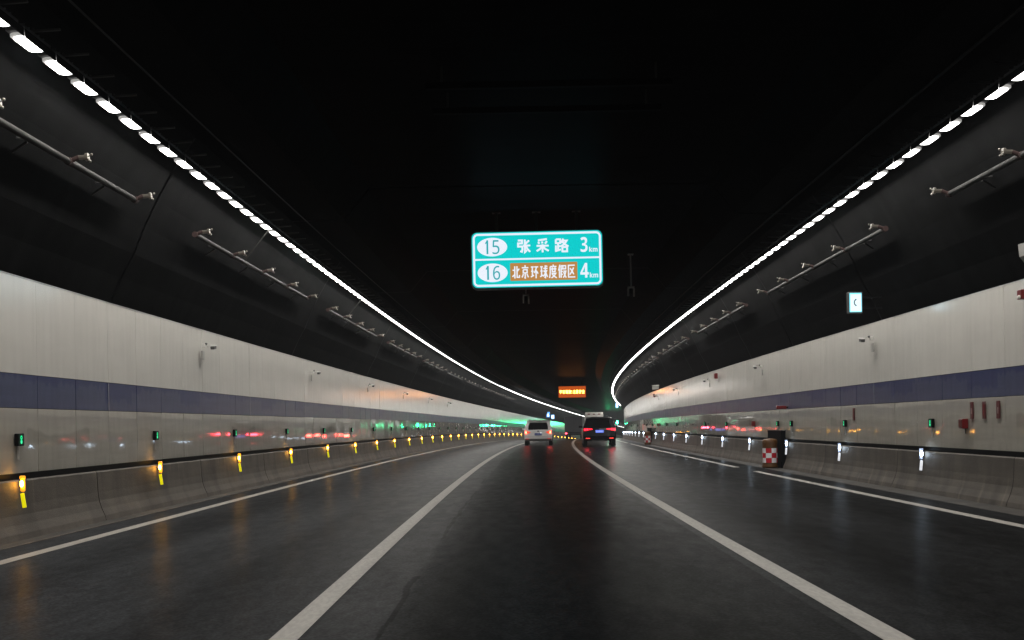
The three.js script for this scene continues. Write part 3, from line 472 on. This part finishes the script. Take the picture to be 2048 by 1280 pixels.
{
  const z = 16.0, root = thing('ceiling_frame', 'dim frame of two crossbars hanging under the black ceiling near the top', 'frame', P(0.52, 6.02, z), turnAt(z));
  for (const dz of [-0.62, 0.62]) { mesh('crossbar', rbox(3.45, 0.09, 0.09, 0.01, 0, 0, dz), M.black, root); for (const x of [-1.5, 1.5]) mesh('hanger', box(0.03, 0.26, 0.03, x, 0.17, dz), M.steel, root); }
}
{
  const z = 13.5, root = thing('security_camera', 'pale boxy security camera cut off by the right edge, on the dark lining', 'camera', P(6.55, 3.32, z), turnAt(z) + 0.2);
  const s = new THREE.Shape(); [[-0.14, 0.1], [0.14, 0.1], [0.14, -0.02], [0.09, -0.11], [-0.06, -0.11], [-0.125, -0.04]].forEach(([x, y], i) => (i ? s.lineTo(x, y) : s.moveTo(x, y)));
  mesh('housing', new THREE.ExtrudeGeometry(s, { depth: 0.34, bevelEnabled: true, bevelSize: 0.012, bevelThickness: 0.012, bevelSegments: 2 }).translate(0, 0, -0.34), M.pale, root);
  mesh('lens_window', box(0.22, 0.15, 0.01, 0.004, 0.0, 0.018), M.glassDark, root);
  mesh('mount', [rod([0.02, -0.1, -0.15], [0.03, -0.24, -0.15], 0.03), rod([0.03, -0.24, -0.15], [0.3, -0.28, -0.15], 0.025)], M.pale, root);
}
{
  const z = 14.8, root = thing('alarm_beacon', 'red alarm box with a pale lens at the top right edge of the white panels', 'alarm', P(6.86, 2.91, z), turnAt(z));
  mesh('box', rbox(0.15, 0.13, 0.14, 0.012), M.redBox, root);
  mesh('lens', new THREE.SphereGeometry(0.026, 12, 8).translate(-0.085, -0.035, 0.02), M.pale, root);
  mesh('pipe_drop', rod([0.0, -0.06, 0], [0.0, -0.32, 0], 0.012), M.grey, root);
}
function wallBox(X, h, z, w, hh, d, label) { const root = thing('call_box', label, 'call box', P(X, h, z), turnAt(z)); mesh('box', rbox(d, hh, w, 0.008), M.redBox, root); mesh('cover', rbox(0.012, hh * 0.8, w * 0.8, 0.003, -d / 2 - 0.004, 0, 0), M.redSign, root); mesh('cable_duct', rod([d / 2 - 0.012, -hh / 2, 0], [d / 2 - 0.012, -hh / 2 - 0.08, 0], 0.008), M.darkGrey, root); }
wallBox(7.01, 1.17, 17.3, 0.16, 0.155, 0.09, 'red call box on the right wall below the three red plates');
wallBox(7.01, 1.18, 33.6, 0.16, 0.155, 0.09, 'red call box on the right wall beyond the black cabinet');
wallBox(6.95, 2.93, 40.2, 0.2, 0.2, 0.11, 'red box high on the white panels of the right wall');
wallBox(6.95, 2.9, 64.5, 0.2, 0.2, 0.11, 'small red box high on the right wall near the bend');
wallBox(7.01, 1.18, 63.0, 0.16, 0.155, 0.09, 'far red call box low on the right wall near the far barrel');
[[16.1, 'nearest of the three upright red plates on the right wall'], [16.6, 'middle one of the three upright red plates on the right wall'], [17.05, 'farthest of the three upright red plates on the right wall'], [23.2, 'single upright red plate on the right wall beyond the nearest green light']].forEach(([z, label], i) => {
  const root = thing('red_plate', label, 'sign', P(7.043, 1.375, z), turnAt(z), i < 3 ? 'upright red plates on the right wall' : undefined);
  mesh('plate', rbox(0.012, 0.262, 0.115, 0.004), M.redSign, root); mesh('print_area', box(0.003, i % 2 ? 0.18 : 0.09, 0.035, -0.0075, i % 2 ? 0 : -0.01, 0), i % 2 ? M.redBox : M.signPale, root);
});
{ const z = 29.2, root = thing('red_indicator', 'red indicator sticking out of the right wall above the black cabinet', 'indicator', P(6.9, 1.61, z), turnAt(z)); mesh('body', rbox(0.26, 0.085, 0.1, 0.015, -0.02, 0, 0), M.redBox, root); mesh('bracket', rbox(0.1, 0.05, 0.05, 0.01, 0.12, 0, 0), M.black, root); }
{ const z = 57.8, root = thing('detector_box', 'pale box detector on the dark lining above the far right wall', 'detector', P(6.45, 3.12, z), turnAt(z)); mesh('housing', rbox(0.34, 0.2, 0.3, 0.02), M.grey, root); mesh('hood', rbox(0.36, 0.03, 0.34, 0.006, 0, 0.12, 0), M.pale, root); }

// ---------------------------------------------------------------- cabinets and crash barrels in the barrier gaps
function cabinet(z0, z1, label) {
  const zm = (z0 + z1) / 2, d = z1 - z0, root = thing('equipment_cabinet', label, 'cabinet', P(6.93, 0, zm), turnAt(zm));
  const s = new THREE.Shape(); [[-d / 2 + 0.06, 0], [d / 2 - 0.06, 0], [d / 2, 0.99], [-d / 2, 0.99]].forEach(([x, y], i) => (i ? s.lineTo(x, y) : s.moveTo(x, y)));
  const g = new THREE.ExtrudeGeometry(s, { depth: 0.1, bevelEnabled: true, bevelSize: 0.01, bevelThickness: 0.01, bevelSegments: 1 }); g.translate(0, 0, -0.05); g.rotateY(Math.PI / 2);
  mesh('body', g, M.black, root); mesh('rim', box(0.14, 0.025, d + 0.03, 0, 1.0, 0), M.darkGrey, root);
}
cabinet(29.2, 30.9, 'black tapered cabinet standing in the gap of the right barrier'); cabinet(67.2, 69.2, 'far black cabinet behind the far checked barrel');
const barrelYellow = std({ color: lin(0.10, 0.038, 0.004), roughness: 0.55 }), chkRed = std({ color: lin(0.55, 0.012, 0.03), roughness: 0.35 }), chkWhite = std({ color: lin(0.9, 0.9, 0.92), roughness: 0.35 });
function barrel(X, z, label) {
  const root = thing('crash_barrel', label, 'barrel', P(X, 0, z), turnAt(z), 'checked crash barrels beside the right barrier');
  mesh('drum', new THREE.LatheGeometry([[0, 0], [0.2, 0], [0.215, 0.03], [0.2, 0.07], [0.195, 0.12], [0.195, 0.62], [0.205, 0.66], [0.2, 0.72], [0.17, 0.765], [0.05, 0.785], [0, 0.785]].map(([r, y]) => new THREE.Vector2(r, y)), 28), barrelYellow, root);
  for (let r = 0; r < 3; r++) for (let k = 0; k < 8; k++) { const g = new THREE.CylinderGeometry(0.2, 0.2, 0.128, 5, 1, true, k * Math.PI / 4 + 0.02, Math.PI / 4 - 0.006); g.translate(0, 0.2 + r * 0.131, 0); mesh('reflective_square', g, (r + k) % 2 ? chkRed : chkWhite, root); }
}
barrel(6.65, 29.6, 'nearer amber barrel with red and white checks in front of the black cabinet'); barrel(6.65, 66.0, 'far amber barrel with red and white checks at the second barrier gap');

// ---------------------------------------------------------------- vehicles
// body: a side outline (z backwards = +, y up) given width by height, so that the cabin leans in
function bodyGeo(outline, widthAt, n = 5) {
  const pos = [], idx = [], m = outline.length, fr = [-1, -0.93, -0.6, 0, 0.6, 0.93, 1], inset = [0.045, 0.012, 0, 0, 0, 0.012, 0.045];
  const cyy = outline.reduce((a, p) => a + p[1], 0) / m, czz = outline.reduce((a, p) => a + p[0], 0) / m;
  fr.forEach((f, k) => outline.forEach(([z, y]) => { const dz = czz - z, dy = cyy - y, l = Math.hypot(dz, dy) || 1, i = inset[k]; pos.push(f * widthAt(y, z) / 2, y + dy / l * i, z + dz / l * i); }));
  for (let k = 0; k < fr.length - 1; k++) for (let i = 0; i < m; i++) { const a = k * m + i, b = k * m + (i + 1) % m, c = a + m, d = b + m; idx.push(a, c, b, b, c, d); }
  const sh = THREE.ShapeUtils.triangulateShape(outline.map(([z, y]) => new THREE.Vector2(z, y)), []);
  for (const [a, b, c] of sh) { idx.push(a, b, c); const o = (fr.length - 1) * m; idx.push(o + a, o + c, o + b); }
  const g = new THREE.BufferGeometry(); g.setAttribute('position', new THREE.Float32BufferAttribute(pos, 3)); g.setIndex(idx); const q = g.toNonIndexed(); q.computeVertexNormals(); return q;
}
function quad3(pts, lift = 0) { const s = new THREE.BufferGeometry(), p = []; pts.forEach((v) => p.push(...v)); s.setAttribute('position', new THREE.Float32BufferAttribute(p, 3)); const idx = []; for (let i = 1; i < pts.length - 1; i++) idx.push(0, i, i + 1); s.setIndex(idx); const q = s.toNonIndexed(); q.computeVertexNormals(); q.setAttribute('uv', new THREE.Float32BufferAttribute(new Float32Array(q.attributes.position.count * 2), 2)); return q; }
function slab(pts, t = 0.012) { // a flat piece with thickness: pts on the face, front at +z
  const front = quad3(pts.map(([x, y, z]) => [x, y, z + t])), sides = pts.map((a, i) => { const b = pts[(i + 1) % pts.length]; return quad3([[a[0], a[1], a[2] - 0.02], [b[0], b[1], b[2] - 0.02], [b[0], b[1], b[2] + t], [a[0], a[1], a[2] + t]]); });
  return mergeGeometries([front, ...sides]);
}
function wheel(root, x, z, r, w) {
  const g = mesh('wheel', new THREE.CylinderGeometry(r, r, w, 22).rotateZ(Math.PI / 2), M.rubber, root); g.position.set(x, r, z);
  mesh('rim', new THREE.CylinderGeometry(r * 0.62, r * 0.62, w + 0.012, 14).rotateZ(Math.PI / 2), M.grey, g);
}
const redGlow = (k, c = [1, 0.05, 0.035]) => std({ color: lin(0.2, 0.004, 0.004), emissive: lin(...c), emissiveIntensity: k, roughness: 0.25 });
const dullRed = std({ color: lin(0.2, 0.008, 0.008), roughness: 0.2 });
const plateTex = tex(canvas(128, 40, (c, w, h) => { c.fillStyle = 'rgb(60,92,200)'; c.fillRect(0, 0, w, h); c.strokeStyle = 'rgb(200,215,250)'; c.lineWidth = 2; c.strokeRect(3, 3, w - 6, h - 6); c.fillStyle = 'rgb(215,228,255)'; for (let i = 0; i < 7; i++) c.fillRect(11 + i * 15 + (i > 1 ? 5 : 0), 10, 8, 20); }));
function tailLight(root, x, y, z, w, h, I, color) { const L = new THREE.RectAreaLight(color || new THREE.Color(1, 0.05, 0.04), I, w, h); L.name = 'tail_light_glow'; L.rotation.y = Math.PI; L.position.set(x, y, z); root.add(L); }
function mirrors(root, x, y, z, mat) { for (const s of [-1, 1]) mesh('door_mirror', [rbox(0.2, 0.13, 0.1, 0.03, s * (x + 0.11), y, z), rbox(0.1, 0.04, 0.05, 0.012, s * (x + 0.01), y - 0.04, z)], mat, root); }

{ // white people carrier in the middle lane
  const z = 68.5, W = 1.74, root = thing('white_car', 'white family car with lit tail lamps ahead in the middle lane', 'car', P(0.02, 0, z), turnAt(z));
  const paint = phys({ color: lin(0.84, 0.84, 0.84), roughness: 0.35, clearcoat: 1, clearcoatRoughness: 0.08 });
  const wAt = (y) => (y < 0.5 ? W - 0.06 : y < 0.95 ? W : W - (y - 0.95) * 0.52);
  mesh('body', bodyGeo([[0.0, 0.36], [0.03, 0.62], [-0.02, 0.92], [-0.07, 0.99], [-0.22, 1.36], [-0.34, 1.53], [-1.2, 1.6], [-2.4, 1.55], [-3.25, 1.02], [-4.25, 0.85], [-4.4, 0.6], [-4.35, 0.3], [-0.1, 0.28]], wAt), paint, root);
  mesh('rear_window', slab([[-0.62, 1.0, -0.065], [0.62, 1.0, -0.065], [0.60, 1.2, -0.135], [0.54, 1.43, -0.25], [-0.54, 1.43, -0.25], [-0.60, 1.2, -0.135]]), M.glassDark, root);
  mesh('spoiler', rbox(1.22, 0.035, 0.2, 0.014, 0, 1.525, -0.26), paint, root);
  for (const s of [-1, 1]) {
    mesh('side_window', quad3([[s * 0.852, 1.0, -0.5], [s * 0.852, 1.0, -2.8], [s * 0.66, 1.45, -2.3], [s * 0.66, 1.48, -0.6]]), M.glassDark, root);
    mesh('roof_rail', rod([s * 0.55, 1.61, -0.5], [s * 0.55, 1.61, -2.2], 0.02), M.steel, root);
    mesh('tail_lamp', slab([[s * 0.84, 0.96, -0.05], [s * 0.60, 0.90, -0.012], [s * 0.46, 0.84, -0.0], [s * 0.60, 0.76, 0.015], [s * 0.84, 0.70, 0.0]].map(([a, b, c]) => [a, b, c + 0.01])), redGlow(0.9, [1, 0.12, 0.05]), root);
    mesh('lit_lamp_core', slab([[s * 0.80, 0.92, 0], [s * 0.70, 0.89, 0.01], [s * 0.74, 0.83, 0.01], [s * 0.68, 0.77, 0.02], [s * 0.80, 0.74, 0.01]].map(([a, b, c]) => [a, b, c + 0.026])), redGlow(7, [1, 0.2, 0.1]), root);
    mesh('glowing_bumper_reflector', rbox(0.2, 0.035, 0.02, 0.006, s * 0.68, 0.43, 0.03), redGlow(0.6), root);  // reflector glows by itself in place of reflected light
    tailLight(root, s * 0.72, 0.83, 0.06, 0.12, 0.13, 95);
    wheel(root, s * (W / 2 - 0.11), -0.72, 0.325, 0.2); wheel(root, s * (W / 2 - 0.11), -3.45, 0.325, 0.2);
  }
  mesh('bumper', rbox(W - 0.1, 0.16, 0.16, 0.04, 0, 0.36, -0.04), M.darkGrey, root);
  const pl = mesh('number_plate', new THREE.PlaneGeometry(0.44, 0.14), std({ map: plateTex, color: lin(0.55, 0.55, 0.6), roughness: 0.4 }), root); pl.position.set(0, 0.71, 0.045);
  mesh('plate_lamp', new THREE.SphereGeometry(0.016, 8, 6).translate(0.17, 0.8, 0.05), std({ color: lin(1, 1, 1), emissive: lin(0.85, 0.92, 1), emissiveIntensity: 5 }), root);
  mesh('badge', box(0.12, 0.06, 0.012, 0, 0.9, 0.005), M.steel, root);
  mesh('exhaust', rod([0.5, 0.27, -0.3], [0.5, 0.27, 0.0], 0.03), M.steel, root);
  mirrors(root, 0.87, 1.02, -2.55, paint);
}
{ // black sports utility car in the right lane
  const z = 62, W = 1.86, root = thing('black_suv', 'black sports utility car with bright red tail lamps in the right lane', 'car', P(3.63, 0, z), turnAt(z));
  const wAt = (y) => (y < 0.45 ? W - 0.05 : y < 1.0 ? W : W - (y - 1.0) * 0.62);
  mesh('body', bodyGeo([[0.0, 0.42], [0.05, 0.6], [0.03, 0.95], [-0.05, 1.08], [-0.28, 1.45], [-0.42, 1.6], [-1.3, 1.68], [-2.5, 1.62], [-3.3, 1.12], [-4.4, 0.98], [-4.6, 0.7], [-4.55, 0.34], [-0.12, 0.32]], wAt), M.blackGloss, root);
  mesh('rear_window', slab([[-0.66, 1.1, -0.06], [0.66, 1.1, -0.06], [0.58, 1.32, -0.19], [0.52, 1.5, -0.31], [-0.52, 1.5, -0.31], [-0.58, 1.32, -0.19]]), M.glassDark, root);
  mesh('spoiler', rbox(1.2, 0.04, 0.24, 0.015, 0, 1.59, -0.3), M.blackGloss, root);
  for (const s of [-1, 1]) {
    mesh('side_window', quad3([[s * 0.905, 1.1, -0.6], [s * 0.905, 1.1, -2.9], [s * 0.71, 1.53, -2.4], [s * 0.71, 1.56, -0.7]]), M.glassDark, root);
    mesh('window_trim', rod([s * 0.93, 1.06, -0.3], [s * 0.75, 1.56, -0.66], 0.012), M.trim, root);
    mesh('tail_lamp', slab([[s * 0.90, 1.06, -0.03], [s * 0.42, 1.02, 0.0], [s * 0.38, 0.95, 0.03], [s * 0.66, 0.9, 0.035], [s * 0.91, 0.86, 0.03]].map(([a, b, c]) => [a, b, c + 0.012])), redGlow(0.4, [1, 0.012, 0.03]), root);
    for (const [x, y, w, h] of [[0.82, 0.965, 0.09, 0.1], [0.69, 0.975, 0.09, 0.1], [0.55, 0.985, 0.12, 0.035], [0.44, 0.99, 0.09, 0.025]]) mesh('lit_lamp_segment', rbox(w, h, 0.02, 0.008, s * x, y, 0.052), redGlow(4.5, [1, 0.02, 0.045]), root);
    mesh('glowing_bumper_reflector', rbox(0.24, 0.035, 0.02, 0.006, s * 0.66, 0.47, 0.045), redGlow(2.4), root);  // self-glowing reflector, stands for light thrown back
    tailLight(root, s * 0.70, 0.97, 0.09, 0.26, 0.09, 62, new THREE.Color(1, 0.04, 0.07));
    wheel(root, s * (W / 2 - 0.125), -0.78, 0.36, 0.235); wheel(root, s * (W / 2 - 0.125), -3.6, 0.36, 0.235);
  }
  mesh('bumper', rbox(W - 0.12, 0.16, 0.16, 0.04, 0, 0.42, -0.03), M.black, root);
  const pl = mesh('lit_number_plate', new THREE.PlaneGeometry(0.46, 0.15), std({ map: plateTex, emissive: lin(0.5, 0.55, 0.95), emissiveMap: plateTex, emissiveIntensity: 1.1, roughness: 0.4 }), root); pl.position.set(0, 0.86, 0.075);
  mesh('chrome_strip', rbox(0.6, 0.025, 0.02, 0.006, 0.28, 0.985, 0.04), M.trim, root);
  mesh('skid_plate', rbox(0.9, 0.06, 0.08, 0.02, 0, 0.34, 0.02), M.steel, root);
  mirrors(root, 0.92, 1.12, -2.7, M.blackGloss);
}
{ // white van beyond the black car
  const z = 106, W = 2.0, root = thing('white_van', 'tall white van ahead of the black car in the right lane', 'van', P(3.9, 0, z), turnAt(z));
  const paint = phys({ color: lin(0.72, 0.70, 0.66), roughness: 0.35, clearcoat: 0.6 });
  mesh('body', bodyGeo([[0, 0.4], [0.03, 1.1], [-0.02, 1.9], [-0.12, 2.5], [-0.3, 2.62], [-2, 2.66], [-3.9, 2.55], [-4.6, 1.4], [-5.3, 1.2], [-5.4, 0.5], [-5.3, 0.35], [-0.1, 0.33]], (y) => (y < 1.2 ? W : W - (y - 1.2) * 0.2)), paint, root);
  for (const s of [-1, 1]) { mesh('rear_window', slab([[s * 0.1, 1.3, 0.03], [s * 0.8, 1.3, 0.03], [s * 0.75, 2.0, -0.02], [s * 0.1, 2.0, -0.02]]), M.glassDark, root); mesh('tail_lamp', rbox(0.14, 0.5, 0.04, 0.012, s * 0.9, 1.1, 0.03), redGlow(1.2), root); wheel(root, s * 0.86, -1.0, 0.36, 0.22); wheel(root, s * 0.86, -4.2, 0.36, 0.22); }
  for (const x of [-0.5, 0, 0.5]) mesh('roof_marker', rbox(0.22, 0.09, 0.03, 0.01, x, 2.44, -0.085), dullRed, root);
  mesh('door_slot', box(0.6, 0.05, 0.02, 0, 2.16, -0.03), M.black, root);
  mesh('bumper', rbox(1.9, 0.2, 0.14, 0.03, 0, 0.42, 0), M.darkGrey, root);
}
{ // dark truck, farthest
  const z = 152, root = thing('dark_truck', 'dark lorry with a single red lamp, farthest vehicle in the middle lane', 'truck', P(-0.2, 0, z), turnAt(z));
  const dk = std({ color: lin(0.03, 0.032, 0.035), roughness: 0.7 });
  mesh('cargo_body', [rbox(2.45, 2.2, 7, 0.05, 0, 2.0, -3.5)], dk, root);
  mesh('rear_door', [rbox(1.12, 2.0, 0.04, 0.01, -0.59, 2.0, 0.02), rbox(1.12, 2.0, 0.04, 0.01, 0.59, 2.0, 0.02)], std({ color: lin(0.045, 0.045, 0.05), roughness: 0.6 }), root);
  mesh('under_guard', [box(2.3, 0.14, 0.1, 0, 0.6, -0.2), box(2.2, 0.12, 7, 0, 0.85, -3.5)], M.black, root);
  mesh('cab', rbox(2.3, 2.2, 1.8, 0.1, 0, 1.7, -8.2), dk, root);
  for (const s of [-1, 1]) { wheel(root, s * 1.0, -1.3, 0.5, 0.3); wheel(root, s * 1.0, -7.9, 0.5, 0.3); }
  mesh('tail_lamp', rbox(0.26, 0.16, 0.05, 0.02, -1.02, 0.78, 0.0), redGlow(10, [1, 0.06, 0.1]), root);
  mesh('dim_tail_lamp', rbox(0.26, 0.16, 0.05, 0.02, 1.02, 0.78, 0.0), dullRed, root);
  tailLight(root, -1.02, 0.78, 0.06, 0.26, 0.16, 30);
}

renderer.render(scene, camera);
